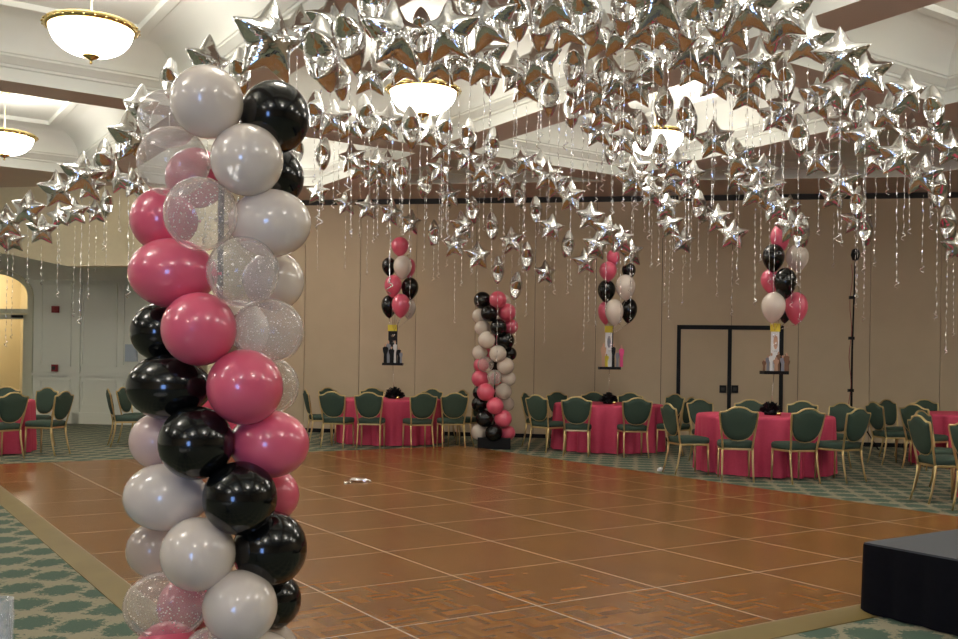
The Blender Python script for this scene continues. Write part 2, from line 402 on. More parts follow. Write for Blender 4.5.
# ------------------------------------------------------------------ pendant lights
def pendant():
    r=empty('pendant_light',(0,0,0))
    g=MB(); prof_=[(.012,-.30)]+[(.42*math.sin(a*PI/180*1.0)**.85, -.01-.29*math.cos(a*PI/180)) for a in range(8,91,6)]
    g.lathe(prof_,48); g.build('glass_bowl',M['lampglass'],r)
    b=MB(); b.tube([(.452*math.cos(2*PI*i/56),.452*math.sin(2*PI*i/56),.0) for i in range(56)],.022,8,closed=True)
    b.lathe([(.415,-.03),(.44,-.045),(.475,-.02),(.478,.0),(.46,.025),(.425,.02),(.415,-.03)],56)
    for i in range(28):
        a=2*PI*i/28; b.tube([(.47*math.cos(a),.47*math.sin(a),-.012),(.487*math.cos(a),.487*math.sin(a),-.002)],.012,6)
    b.build('brass_rim',M['brass'],r)
    f=MB(); f.lathe([(.002,-.385),(.012,-.38),(.016,-.365),(.010,-.35),(.02,-.34),(.085,-.31),(.09,-.295),(.06,-.285),(.0,-.28)],24); f.build('finial',M['brass'],r)
    d=MB(); d.tube([(0,0,-.02),(0,0,.66)],.011,8); d.lathe([(.0,.62),(.07,.63),(.07,.66),(.0,.665)],24); d.build('hanging_rod',M['rod'],r)
    return r
PZ=4.62
lamp0=None; lampspots={(2.1,10.15):'bright white glass bowl pendant light with brass rim at the top left','x':0,(2.1,15.85):'white glass bowl pendant light cut off by the left edge above the arch',(5.84,10.15):'white glass bowl pendant light hanging among the star balloons in the middle',(9.56,10.15):'white glass bowl pendant light glowing behind the stars right of centre'}
vis={k:v for k,v in lampspots.items() if k!='x'}
for u in (-5.4,-1.65,2.1,5.84,9.56,13.3):
    for v in (-1.4,4.3,10.15,15.85):
        p=uv(u,v,PZ); w_,n_=to_wn(p)
        if not (WL+1.5<w_<WR-1.2 and NB+1.5<n_<16.3): continue
        key=(u,v)
        o=pendant() if lamp0 is None else copy_tree(lamp0)
        if lamp0 is None: lamp0=o
        o.location=p; o.scale=(.93,.93,.95)
        tag(o, vis.get(key,'white glass bowl pendant light with brass rim elsewhere in the hall, outside the picture'),'pendant light','glass bowl pendant lights')
        L=bpy.data.lights.new('lamp_glow','POINT'); L.energy=19; L.color=(1,.96,.88); L.shadow_soft_size=.28
        lo=bpy.data.objects.new('lamp_uplight',L); C.objects.link(lo); lo.location=p+Vector((0,0,.12))
L=bpy.data.lights.new('hall','POINT'); L.energy=48; L.color=(1,.87,.62); L.shadow_soft_size=.3
lo=bpy.data.objects.new('hall_light',L); C.objects.link(lo); lo.location=wn(ow1-1.0,NP+1.4,3.1)

# ------------------------------------------------------------------ chairs
def chair():
    r=empty('banquet_chair',(0,0,0))
    def bk(x,z): return Vector((x,-.215-(z-.45)*.20-.03*(1-(x/.24)**2)*0, z))
    s=MB(); ol=[(-.205,-.20),(-.225,.12),(-.21,.20),(-.17,.225),(.17,.225),(.21,.20),(.225,.12),(.205,-.20)]
    rings=[(.97,.422),(1.01,.44),(1.02,.475),(.98,.50),(.86,.512),(.4,.518)]
    vs=[(x*q,y*q+.0,z) for q,z in rings for x,y in ol]; n=len(ol)
    fs=[(i*n+j,i*n+(j+1)%n,(i+1)*n+(j+1)%n,(i+1)*n+j) for i in range(len(rings)-1) for j in range(n)]+[tuple(range(n)),tuple((len(rings)-1)*n+j for j in range(n))]
    s.add(vs,fs,0,True); s.build('seat',M['green'],r)
    f=MB(); f.prism([(x*.99,y*.99) for x,y in ol], lambda a,b,d: Vector((a,b,d)), .398,.425); f.build('seat_frame',M['gold'],r,.004)
    top=[(.238,.875),(.232,.893),(.21,.892),(.17,.896),(.135,.912),(.10,.935),(.06,.950),(0,.956)]
    side=[(.232,.84),(.222,.76),(.205,.68),(.175,.61),(.13,.56),(.07,.53),(0,.522)]
    half=top[::-1][:-1]+[(.232,.87)]+side
    outl=half+[(-x,z) for x,z in half[::-1][1:-1]]
    p=MB(); cxz=(0,.74); vs=[]; n=len(outl)
    for sgn in (1,-1):
        for q,th in ((1,.008),(.93,.022),(.7,.030),(.35,.034)):
            vs+=[bk(cxz[0]+(x-cxz[0])*q*.97,cxz[1]+(z-cxz[1])*q*.97)+Vector((0,sgn*th,0)) for x,z in outl]
    fs=[]
    for h_ in (0,4):
        for i in range(3): fs+=[((h_+i)*n+j,(h_+i)*n+(j+1)%n,(h_+i+1)*n+(j+1)%n,(h_+i+1)*n+j) for j in range(n)]
        fs.append(tuple((h_+3)*n+j for j in range(n)))
    fs+=[(j,(j+1)%n,4*n+(j+1)%n,4*n+j) for j in range(n)]
    p.add(vs,fs,0,True); p.build('backrest',M['green'],r)
    f=MB(); post=[(.185,.40),(.188,.46),(.200,.56),(.216,.68),(.228,.78),(.237,.86)]
    path=[bk(x,z) if z>.45 else Vector((x,-.205,z)) for x,z in post]+[bk(x,z) for x,z in top]
    path=path+[Vector((-q.x,q.y,q.z)) for q in path[::-1][1:]]
    f.tube(path,.0135,8); f.tube([bk(x,z) for x,z in outl],.0065,6,closed=True); f.build('back_frame',M['gold'],r)
    for sx in (1,-1):
        l=MB(); l.tube([(.188*sx,-.205,.42),(.19*sx,-.215,.3),(.195*sx,-.25,.12),(.2*sx,-.285,0)],[.016,.015,.013,.011],8); l.build('leg',M['gold'],r)
        l=MB(); l.tube([(.195*sx,.195,.42),(.197*sx,.2,.2),(.2*sx,.205,0)],[.017,.014,.011],8); l.build('leg',M['gold'],r)
    return r
chair0=chair(); used=[False]
def put_chair(c, X, D, label, group, turn=0):
    o=chair0 if not used[0] else copy_tree(chair0); used[0]=True
    dx,dy=c[0]-X,c[1]-D; dd=math.hypot(dx,dy)
    if dd<1.17: X=c[0]-dx*1.17/dd; D=c[1]-dy*1.17/dd
    o.scale=(.95,.95,.95)
    o.location=(X,D,0); o.rotation_euler=(0,0,math.atan2(-dx,dy)+math.radians(turn)); tag(o,label,'chair',group); return o

# ------------------------------------------------------------------ tables
def cloth_mesh(R, seed):
    rnd=random.Random(seed); ph=[rnd.uniform(0,6.28) for _ in range(4)]
    nn=240; rows=[(0,.762),(R*.5,.762),(R*.94,.762),(R*.985,.759),(R+.0,.75),(R+.004,.72),(R+.004,.6),(R+.004,.42),(R+.006,.22),(R+.01,.012)]
    b=MB(); vs=[]
    for i,(r_,z) in enumerate(rows):
        k_=max(0,(.75-z)/.74)
        for j in range(nn):
            a=2*PI*j/nn; w_=abs(math.sin(9*a+ph[0]+.6*math.sin(3*a+ph[1])))*1.5-.9+.5*math.sin(23*a+ph[2]+math.sin(5*a))
            rr=r_+(.062*w_*k_**.6 - .005*k_ if r_>R*.9 else 0)
            vs.append((rr*math.cos(a),rr*math.sin(a),z))
    fs=[(i*nn+j,i*nn+(j+1)%nn,(i+1)*nn+(j+1)%nn,(i+1)*nn+j) for i in range(1,len(rows)-1) for j in range(nn)]
    fs.append(tuple(nn+j for j in range(nn)))
    b.add(vs,fs,0,True); return b
def round_table(c, seed, label):
    t=empty('round_table',(c[0],c[1],0)); tag(t,label,'table','round tables under rose cloths')
    cloth_mesh(.895,seed).build('tablecloth',M['cloth'],t)
    b=MB(); b.lathe([(0,.73),(.87,.73),(.87,.755),(0,.755)],48); b.build('tabletop',M['ramp'],t)
    for i in range(4):
        a=PI/4+i*PI/2; l=MB(); l.tube([(.5*math.cos(a),.5*math.sin(a),0),(.5*math.cos(a),.5*math.sin(a),.73)],.016,6); l.build('leg',M['black'],t)
    return t
T1=(-1.55,17.25); T2=(2.16,16.4); T3=(3.86,13.3); T4=(7.35,14.5); T5=(6.15,10.5); T7=(-7.45,14.4); T8=(-4.5,16.3)
round_table(T1,1,'round table under a rose cloth, left of the far balloon column'); round_table(T2,2,'round table under a rose cloth, just right of the far balloon column')
round_table(T3,3,'round rose-clothed table in front of the black framed doors'); round_table(T4,4,'round table under a rose cloth by the partition at the right edge')
round_table(T5,5,'round table under a rose cloth nearest the stage, cut off by the right edge'); round_table(T7,6,'round table under a rose cloth at the far left edge')
round_table(T8,8,'round table under a rose cloth hidden behind the near balloon column')
g='green shield-back banquet chairs around the tables'
tb='table left of far column'
for X,D,l,tn in [(-2.28,16.1,'front left chair back to camera at '+tb,18),(-1.74,16.05,'front chair back to camera, second from left at '+tb,6),
    (-.98,16.05,'front right chair turned towards the cloth at '+tb,-4),(-.45,16.3,'chair right of the turned front chair at '+tb,-36),(-.25,16.75,'side-on chair nearest the far balloon column, at '+tb,0),
    (-2.66,16.85,'leftmost side-on chair at '+tb,0),(-2.55,18.0,'back left chair against the wall at '+tb,0),(-1.85,18.15,'back chair behind the black tulle at '+tb,0),(-1.1,18.1,'back chair right of the black tulle at '+tb,0),(-.55,17.85,'back right chair against the wall at '+tb,0)]:
    put_chair(T1,X,D,'green chair, '+l,g,tn)
tb='table right of far column'
for X,D,l,tn in [(1.08,16.8,'leftmost chair, side-on, at '+tb,0),(1.12,15.85,'second chair from left, at '+tb,18),(1.53,15.25,'front left chair back to camera at '+tb,20),(2.38,15.2,'front right chair back to camera at '+tb,-6),(3.1,15.65,'right-hand chair at '+tb,0),
    (1.55,17.4,'back left chair behind '+tb,0),(2.1,17.6,'back chair left of the tulle on '+tb,0),(2.62,17.5,'back chair right of the tulle on '+tb,0),(3.2,17.1,'back right chair behind '+tb,0)]:
    put_chair(T2,X,D,'green chair, '+l,g,tn)
tb='table before black framed doors'
for X,D,l,tn in [(2.74,12.85,'leftmost chair facing right at '+tb,-8),(3.2,12.25,'front left chair back to camera at '+tb,24),(3.88,12.1,'front right chair back to camera at '+tb,14),(4.45,12.4,'right chair facing left at '+tb,0),(4.9,13.85,'right rear chair at '+tb,0),
    (3.4,14.4,'back left chair at '+tb,0),(4.03,14.5,'back chair right of the tulle at '+tb,0),(4.6,14.3,'back right chair at '+tb,0)]:
    put_chair(T3,X,D,'green chair, '+l,g,tn)
tb='far table at right edge'
for X,D,l,tn in [(6.12,14.6,'left side-on chair at '+tb,14),(6.7,15.6,'rear left chair half hidden at '+tb,0),(7.3,15.85,'back chair against the wall at '+tb,0),(6.38,13.95,'front left chair at '+tb,0),(7.9,15.7,'back right chair cut by the frame at '+tb,0)]:
    put_chair(T4,X,D,'green chair, '+l,g,tn)
tb='table nearest the stage'
for X,D,l,tn in [(4.93,10.42,'side-on chair at the left of '+tb,0),(5.4,11.4,'chair behind the side-on one at '+tb,0),(5.03,9.75,'nearest chair cut by the right edge at '+tb,0)]:
    put_chair(T5,X,D,'green chair, '+l,g,tn)
tb='table at left edge'
for X,D,l,tn in [(-6.55,13.5,'front chair back to camera at '+tb,18),(-6.22,14.2,'right chair facing left at '+tb,0),(-7.0,15.45,'back right chair behind '+tb,0),(-7.55,15.55,'back chair cut by the left edge at '+tb,0)]:
    put_chair(T7,X,D,'green chair, '+l,g,tn)
for X,D,l in [(-5.6,15.75,'side-on chair left of the near balloon column'),(-5.55,16.45,'chair half hidden behind the near balloon column')]:
    put_chair(T8,X,D,'green chair, '+l,g)

# ------------------------------------------------------------------ stage
st=empty('stage_riser',(2.21,5.63,0),UVROT-0.0); tag(st,'low black-skirted stage riser with dark grey deck at the right edge','stage')
b=MB(); b.box(0,3.6,-2.4,0,.375,.40); b.build('deck',M['deck'],st)
b=MB(); vs=[]
path=[]
def side(p,q,nn):
    return [(p[0]+(q[0]-p[0])*i/nn, p[1]+(q[1]-p[1])*i/nn, math.atan2(-(q[0]-p[0]),(q[1]-p[1]))) for i in range(nn)]
path=side((0,-2.4),(0,0),110)+side((0,0),(3.6,0),160)+side((3.6,0),(3.6,-2.4),110)+side((3.6,-2.4),(0,-2.4),160)
rnd=random.Random(3); zz=[.39,.36,.25,.12,.006]
for z in zz:
    k_=(.39-z)/.39
    for i,(x,y,a) in enumerate(path):
        w_=(.012+.018*abs(math.sin(i*.37))+.012*math.sin(i*.113))*(.35+k_*.9) if z<.38 else .004
        vs.append((x-math.cos(a)*0+(-w_ if x<=0 and a in (path[0][2],) else (w_ if x>=3.6 else 0)), y+(w_ if y>=0 else (-w_ if y<=-2.4 else 0)), z))
n=len(path)
b.add(vs,[(i*n+j,i*n+(j+1)%n,(i+1)*n+(j+1)%n,(i+1)*n+j) for i in range(len(zz)-1) for j in range(n)],0,True); b.build('skirt',M['skirt'],st)

# ------------------------------------------------------------------ balloons
def balloon_obj(name, matn, r, rz, parent, loc, tilt=(0,0,0), tear=False, mesh_cache={}):
    key=(tear,matn)
    if key not in mesh_cache:
        b=MB(); pr=[]
        nn=20
        for i in range(nn+1):
            a=PI*i/nn
            if tear:
                z=math.cos(a); rr=math.sin(a)
                if z<0: z*=1.28; rr=rr*(1-.30*(-math.cos(a))**2.0)
            else:
                z=math.cos(a); rr=math.sin(a)
                if z<-.8: z-=(-.8-z)*.35
            pr.append((max(rr,.0005),z))
        zl=pr[-1][1]
        b.lathe(pr,32); b.lathe([(.02,zl+.03),(.035,zl-.02),(.05,zl-.07),(.055,zl-.08),(.0,zl-.06)],10)
        o=b.build(name,M[matn]); mesh_cache[key]=o.data
    else:
        o=bpy.data.objects.new(name, mesh_cache[key]); C.objects.link(o)
    o.parent=parent; o.location=loc; o.scale=(r,r,rz); o.rotation_euler=tilt; tag(o,LAB[matn]); return o
def column(base, rows, D0, polex, rho, label, basebox, z1):
    c=empty('balloon_column', base); tag(c,label,'balloon column')
    for (px,py,rx,ry,mt,fb) in rows:
        p=at(px,py,D0); dx=p.x-base[0]
        dy=math.sqrt(max(0,rho*rho-dx*dx))*(-1 if fb=='F' else 1)
        p=at(px,py,D0+dy); s=(D0+dy)/F
        loc=p-Vector(base)
        R=rx*s; RZ=ry*s
        o=balloon_obj('balloon',mt,R,RZ,c,loc)
        # elongated balloons point outwards
        a=math.atan2(loc.y,loc.x)
        if abs(rx-ry)>2:
            o.scale=(RZ,RZ,R); o.rotation_euler=(0,-PI/2 if loc.x<0 else PI/2,0)
        else:
            o.rotation_euler=(random.uniform(-.2,.2),PI/2,a)
        
    b=MB(); b.tube([(0,0,.05),(0,0,z1)],.012,8); b.build('pole',M['black'],c)
    b=MB(); b.box(-basebox,basebox,-basebox*.9,basebox*.9,0,.18); b.build('base',M['black'],c,.005)
    return c
P,K,W_,FR,CL,DT,LP='b_pink','b_black','b_pearl','b_frost','b_clear','b_dots','b_lpink'
near=[(207,102,36,37,W_,'F'),(275,117,36,34,K,'F'),(247,160,36,36,W_,'F'),(272,177,31,32,K,'B'),(168,119,29,30,CL,'B'),(173,162,35,35,CL,'F'),(196,178,30,30,P,'B'),
(201,214,37,37,DT,'F'),(271,223,40,34,W_,'F'),(163,220,32,32,P,'B'),(172,273,43,35,P,'F'),(243,272,36,36,DT,'F'),(274,281,30,30,W_,'B'),(199,329,37,37,P,'F'),
(268,331,36,33,DT,'F'),(238,331,31,31,W_,'B'),(160,332,29,29,K,'B'),(245,387,38,37,P,'F'),(270,386,29,29,DT,'B'),(168,387,41,33,K,'F'),(196,443,37,37,K,'F'),
(270,444,39,34,P,'F'),(158,441,28,28,LP,'B'),(272,495,27,27,P,'B'),(165,497,41,34,W_,'F'),(240,498,37,36,K,'F'),(155,550,28,28,FR,'B'),(198,554,37,37,W_,'F'),
(270,549,38,36,K,'F'),(272,600,29,29,K,'B'),(165,606,41,35,DT,'F'),(188,606,30,30,P,'B'),(240,607,37,37,W_,'F'),(168,660,38,36,P,'F'),(215,662,36,36,DT,'F'),(270,652,29,29,FR,'B'),(262,668,36,36,W_,'F'),(180,640,28,28,P,'B')]
D0=3.82; bx=at(219,364,D0).x
column((bx,D0,0), near, D0, 219, .225, 'large spiral balloon column of pink, black and pearl balloons nearest the camera','' or .15, 2.35)
def fp(x,y,r,m_,f): return (450+x/3.55,280+y/3.55,r/3.55,r/3.55,m_,f)
far=[fp(*q) for q in [(115,72,31,K,'F'),(170,70,31,P,'F'),(140,118,31,K,'F'),(203,115,32,P,'F'),(105,128,27,W_,'B'),(115,170,28,W_,'F'),(172,168,30,K,'F'),(216,165,27,P,'B'),(197,215,32,K,'F'),(130,213,31,W_,'F'),
(105,258,27,W_,'B'),(170,262,31,W_,'F'),(212,262,25,K,'B'),(135,268,25,P,'B'),(126,300,29,DT,'F'),(110,302,27,P,'B'),(197,305,31,W_,'F'),(107,350,31,P,'F'),(158,345,27,DT,'F'),(206,350,28,W_,'B'),
(190,395,30,FR,'F'),(127,398,32,P,'F'),(105,400,25,K,'B'),(160,447,31,P,'F'),(105,440,29,K,'F'),(203,440,26,FR,'B'),(188,492,32,P,'F'),(123,492,31,K,'F'),(103,540,29,W_,'F'),(155,543,31,K,'F'),(204,543,28,P,'F'),
(190,75,25,W_,'B'),(160,120,25,W_,'B'),(150,215,25,P,'B'),(160,300,25,K,'B'),(165,350,25,P,'B'),(160,495,25,W_,'B'),(160,400,25,W_,'B')]]
DF=16.35; fx_=at(495,364,DF).x
column((fx_,DF,0), far, DF, 495, .22, 'small distant spiral balloon column on black base at the far floor corner', .27, 2.4)

# ------------------------------------------------------------------ bouquet centrepieces
def figure_card(mb, x, h, w, mi, skin=True, seed=0):
    """a cut-out photo of a standing figure, a thin upright card"""
    q=[(-.26,0),(-.22,.45),(-.38,.62),(-.42,.8),(-.15,.84),(-.17,.92),(0,1.0),(.17,.92),(.15,.84),(.42,.8),(.38,.62),(.22,.45),(.26,0)]
    mb.prism([(x+a*w,b*h) for a,b in q], lambda a,b,d: Vector((a,d,b+.02)), -.004,.004,mi)
    n=12; mb.prism([(x+.13*w*math.cos(2*PI*i/n)*1.1, h*.92+.085*h*math.sin(2*PI*i/n)) for i in range(n)], lambda a,b,d: Vector((a,d,b+.02)), -.008,.006,6)
def bouquet(D, origin, sc, bl, traybox, card, figs, pom, table, label):
    ox,oy=origin
    tx0,tx1,ty=[traybox[0]/sc+ox,traybox[1]/sc+ox,traybox[2]/sc+oy]
    ptop=at((pom[0])/sc+ox,(pom[1])/sc+oy,D)
    base=Vector((ptop.x,D,.762))
    c=empty('balloon_bouquet',base); tag(c,label,'balloon bouquet','balloon bouquets tied above the tables')
    tp=at((tx0+tx1)/2,ty,D); tray_z=tp.z-.762
    knot=Vector((tp.x-base.x,0,tray_z+.55))
    lows=[]
    for (x,y,rx,ry,m_,dy) in bl:
        p=at(x/sc+ox,y/sc+oy,D+dy); s=(D+dy)/F/sc; loc=p-base
        R=rx*s; tear=True
        balloon_obj('balloon',m_,R,ry*s*.88,c,loc+Vector((0,0,ry*s*.12)),(0,random.uniform(-.08,.08),0),True)
        lows.append(loc+Vector((0,0,-ry*s)))
    rb=MB()
    for q in lows:
        rb.tube([q,(q+knot)/2+Vector((random.uniform(-.02,.02),0,0)),knot],.0035,5)
    rb.tube([knot,Vector((knot.x,0,tray_z+.02))],.0035,5); rb.tube([Vector((tp.x-base.x,0,tray_z)),Vector((0.0,0,.05))],.003,5)
    for j in range(3):
        q=[knot+Vector((.03*math.sin(i*1.3+j),.02*math.cos(i*1.7),-i*.03)) for i in range(10)]; rb.tube(q,.004,4)
    rb.build('ribbon',M['ribbon'],c)
    hw=(tx1-tx0)/2*D/F; t=MB(); t.box(-hw,hw,-.12,.12,-.025,.02); tr_=t.build('tray',M['black'],c,.004); tr_.location=(tp.x-base.x,0,tray_z); tag(tr_,'flat black tray')
    mats=[M['black'],M['paper'],M['yellow'],M['pinkprint'],M['greyprint'],M['brownprint'],M['skin']]
    cx_,cw,cy0,cy1,cm_=card
    x0=at((cx_-cw/2)/sc+ox,300,D).x-tp.x; x1=at((cx_+cw/2)/sc+ox,300,D).x-tp.x
    z1=at(tx0,cy0/sc+oy,D).z-tp.z; 
    cb=MB(); cb.box(x0,x1,-.006,.006,.02,z1,cm_); cb.box(x0-.01,x1+.01,-.012,.012,z1-.11,z1,2)
    cb.box(x1-.01,x1+.02,.01,.03,.02,z1,0)
    if cm_==1:
        q=[((x0+x1)/2+.03*math.cos(a*PI/5)+.005, z1*.62+.10*math.sin(a*PI/5)) for a in range(10)]
        cb.prism(q, lambda a,b,d: Vector((a,d,b)), -.010,-.006, 6 if figs[0][3]==5 else 4)
    cb.build('sign_card',mats,tr_)
    for x,y0,w,mi in figs:
        xx=at(x/sc+ox,300,D).x-tp.x; hh=at(tx0,y0/sc+oy,D).z-tp.z-.02; ww=w/sc*D/F
        f=MB(); figure_card(f,0,hh,ww,mi); fo=f.build('photo_cutout',mats,tr_); fo.location=(xx,random.choice((-.09,-.07,-.05,-.03)),0); fo.rotation_euler=(0,0,random.uniform(-.25,.25))
    # black tulle pom weight
    rr=pom[2]/sc*D/F
    pm=MB(); rn=random.Random(int(D*10))
    for i in range(110):
        a=rn.uniform(0,2*PI); e_=rn.uniform(.05,1.35); dv=Vector((math.cos(a)*math.cos(e_),math.sin(a)*math.cos(e_),math.sin(e_)*1.0))
        l_=rr*rn.uniform(.85,1.25); sd=dv.cross(Vector((0,0,1))).normalized(); up=sd.cross(dv).normalized()
        tip=dv*l_+Vector((0,0,.02)); wd=rr*.22; o_=Vector((0,0,.03)); tw=rn.uniform(-1,1); s2=sd*math.cos(tw)+up*math.sin(tw)
        mid=o_+(tip-o_)*.65
        pm.add([o_,mid+s2*wd,tip+s2*wd*.6,tip-s2*wd*.6,mid-s2*wd],[(0,1,2,3,4)])
    pm.lathe([(0.001,.0),(rr*.6,.002),(rr*.62,.05),(rr*.4,.12),(0.001,.14)],14)
    pm.build('tulle_pompom',M['pom'],c,fix=False)
    gb=MB(); gb.lathe([(.001,0),(.03,.0),(.032,.04),(.001,.045)],12,(rr*.5,-rr*.9,0)); gb.build('gold_votive',M['brass'],c)
    return c
bouquet(17.2,(370,220),3.556,[(107,95,31,35,P,0),(68,167,26,34,K,.15),(140,172,22,36,P,.2),(116,168,33,42,W_,-.12),(82,235,31,40,P,-.1),(142,245,31,41,K,0),(68,308,28,41,K,.1),(138,315,24,38,W_,.2),(110,305,33,43,P,-.18)],
  (45,118,512),(81,28,372,455,0),[(58,440,24,0),(68,428,22,4),(80,450,24,0),(92,428,16,1),(106,452,20,0),(114,465,14,4)],(85,625,33),T1,
  'leftmost balloon bouquet, above the table left of the far balloon column')
bouquet(16.3,(580,240),4.0,[(133,72,26,34,P,.1),(112,126,35,40,P,-.05),(195,124,28,34,K,.15),(182,190,40,52,W_,-.1),(106,205,36,46,K,.05),(100,292,28,46,P,.15),(195,283,34,50,K,.1),(137,290,37,54,W_,-.2)],
  (75,160,512),(117,27,343,450,1),[(94,412,26,6),(108,455,24,2),(136,412,20,0),(152,440,18,4),(166,420,26,3)],(115,633,36),T2,
  'middle balloon bouquet, its tray holding a woman in pink cutout, above the middle table')
bouquet(13.2,(740,220),3.195,[(128,60,30,46,P,.12),(183,122,36,44,W_,.1),(107,122,35,46,K,-.05),(97,196,30,40,P,.12),(145,202,35,50,K,-.18),(143,300,20,30,K,.25),(107,280,38,50,W_,-.15),(180,282,36,52,P,-.02)],
  (70,148,487),(114,26,330,425,1),[(78,445,16,5),(90,432,18,4),(100,425,20,1),(112,438,22,6),(122,420,18,5),(134,432,20,4),(146,424,24,5),(152,440,16,5)],(98,620,33),T3,
  'rightmost balloon bouquet with a crowded photo tray, in front of the black framed doors')

# ------------------------------------------------------------------ tripod stand by the wall
D=17.0; p0=at(851,430,D)
ts=empty('tripod_stand',(p0.x,D,0)); tag(ts,'tall thin black tripod light stand in front of the partition, right of the doors','stand')
top=at(855.5,255,D); b=MB(); b.tube([(0,0,.25),(0,0,1.7),(top.x-p0.x,0,top.z)],[.022,.018,.014],8); b.build('pole',M['black'],ts)
for a in (.1,2.2,4.3):
    l=MB(); l.tube([(0,0,.75),(.5*math.cos(a),.5*math.sin(a),.01)],.012,6); l.tube([(0,0,.3),(.28*math.cos(a),.28*math.sin(a),.33)],.009,6); l.build('leg',M['black'],ts)
b=MB(); b.lathe([(.001,-.1),(.05,-.09),(.08,0),(.06,.09),(.001,.12)],16,(top.x-p0.x,0,top.z)); b.build('lamp_head',M['black'],ts)
for z in (1.0,1.9,2.6):
    b=MB(); b.box(-.06,.03,-.03,.03,z,z+.05); b.build('clamp',M['black'],ts)
b=MB(); b.tube([(-.04+.02*math.sin(i*1.1),-.02,3.2-i*.16) for i in range(19)],.006,5); tag(b.build('cable',M['red'],ts),'thin reddish cable')

# ------------------------------------------------------------------ small wall things
def wallbox(name,px,py,w,h,n,m_,label,cat):
    ww,_=wpx(px,n); z=zpx(px,py,n); b=MB(); o=wn(ww,n-.03,z)
    s=MB(); s.box(-w/2,w/2,-.03,.03,-h/2,h/2); s.box(-w*.3,w*.3,-.04,-.03,-h*.25,h*.25,1)
    ob=s.build(name,m_); ob.location=o; ob.rotation_euler=(0,0,WNROT); tag(ob,label,cat); return ob
wallbox('fire_alarm',55.5,309.5,.15,.14,NP,[M['red'],M['red']],'small red fire alarm box high on the white panelled wall','fire alarm')
wallbox('alarm_pull',55.5,368,.12,.15,NP-.05,[M['red'],M['seam']],'small red alarm pull station by the chair rail','fire alarm')
wallbox('wall_notice',132,353,.26,.36,NP,[M['notice'],M['notice']],'small grey-blue notice on the white wall beside the balloon column','notice')

# litter on the floor
def scrap(name,px,py,r,m_,label,seed,flat=.4):
    D=CZ/((py-(CY+ROLL*(px-479)))/F); p=at(px,py,D)
    rn=random.Random(seed); b=bmesh.new(); bmesh.ops.create_icosphere(b,subdivisions=2,radius=r)
    for v in b.verts: v.co*=rn.uniform(.6,1.25); v.co.z=abs(v.co.z)*flat
    me=bpy.data.meshes.new(name); b.to_mesh(me); b.free(); me.materials.append(m_)
    o=bpy.data.objects.new(name,me); C.objects.link(o); o.location=(p.x,p.y,.026 if name!='crumpled_napkin' else .0); tag(o,label,'litter')
    return o
scrap('foil_scrap',359,483.5,.07,M['ribbon'],'torn silver foil scrap lying on the left part of the dance floor',1,.5).scale=(1.8,1,1)
scrap('foil_scrap',347,485,.04,M['ribbon'],'tiny silver bit beside the bigger foil scrap on the dance floor',4,.4)
scrap('crumpled_napkin',660.5,471,.05,M['paper'],'crumpled white napkin at the floor edge near the middle tables',2,.9)

# glass on a small table at the lower left
gl=latex('drinking_glass',(.7,.74,.76),.05,.85)
g0=at(-1,599,2.42); tz=.662
st_=empty('side_table',(g0.x-.30,g0.y-.22,0)); tag(st_,'small side table just outside the lower left corner','table')
b=MB(); b.lathe([(0,tz-.03),(.42,tz-.03),(.425,tz-.015),(.42,tz),(0,tz)],48); b.build('tabletop',M['paper'],st_)
b=MB(); b.tube([(0,0,.02),(0,0,tz-.03)],.03,12); b.lathe([(0,0),(.22,0),(.2,.02),(0,.03)],24); b.build('pedestal',M['black'],st_)
b=MB(); hh=g0.z-tz; b.lathe([(.0,.0),(.027,0),(.030,.01),(.034,hh),(.032,hh),(.027,.012),(0,.012)],28)
for i in range(14):
    a=2*PI*i/14; b.tube([(.0295*math.cos(a),.0295*math.sin(a),.012),(.0335*math.cos(a),.0335*math.sin(a),hh*.75)],.0022,5)
o=b.build('drinking_glass',gl); o.location=(g0.x,g0.y,tz); tag(o,'clear fluted drinking glass at the lower left corner','glass')

# ------------------------------------------------------------------ star balloons
def star_mesh():
    b=MB(); nn=120; RR=.5; rings=[0,.12,.25,.38,.5,.62,.73,.82,.9,.96,1.0]
    def rad(a):
        q=(a%(2*PI/5)); q=min(q,2*PI/5-q)/(PI/5)   # 0 tip .. 1 valley
        return RR*(1-.435*math.sin(q*PI/2)**.85)
    vs=[]
    for s in (1,-1):
        for t in rings:
            for j in range(nn):
                a=2*PI*j/nn; R=rad(a); q=(a%(2*PI/5)); q=min(q,2*PI/5-q)/(PI/5)
                T_=.215*(1-t**2.2)**.60
                wr=1+.16*math.sin(q*PI*9+1)*max(0,t-.6)*(1-t)*8
                # arms: narrower domes
                T_*=(1-.30*(1-q)**2*(t**1.2)) 
                vs.append((R*t*math.sin(a), s*T_*wr, R*t*math.cos(a)))
    m=len(rings)
    fs=[]
    for h_ in (0,m):
        for i in range(m-1):
            for j in range(nn): fs.append(((h_+i)*nn+j,(h_+i)*nn+(j+1)%nn,(h_+i+1)*nn+(j+1)%nn,(h_+i+1)*nn+j))
    b.add(vs,fs,0,True)
    o=b.build('star_balloon',M['foil'],fix=False)
    bm=bmesh.new(); bm.from_mesh(o.data); bmesh.ops.remove_doubles(bm,verts=bm.verts,dist=.0005); bmesh.ops.recalc_face_normals(bm,faces=bm.faces)
    for f in bm.faces: f.smooth=True
    bm.to_mesh(o.data); bm.free(); return o
STARS={}
def row(name, txt): STARS[name]=txt
def S_(t):
    out=[]
    for q in t.split():
        e=q.endswith('e'); q=q.rstrip('e'); x,y,w=q.split(','); out.append((float(x),float(y),float(w),e))
    return out
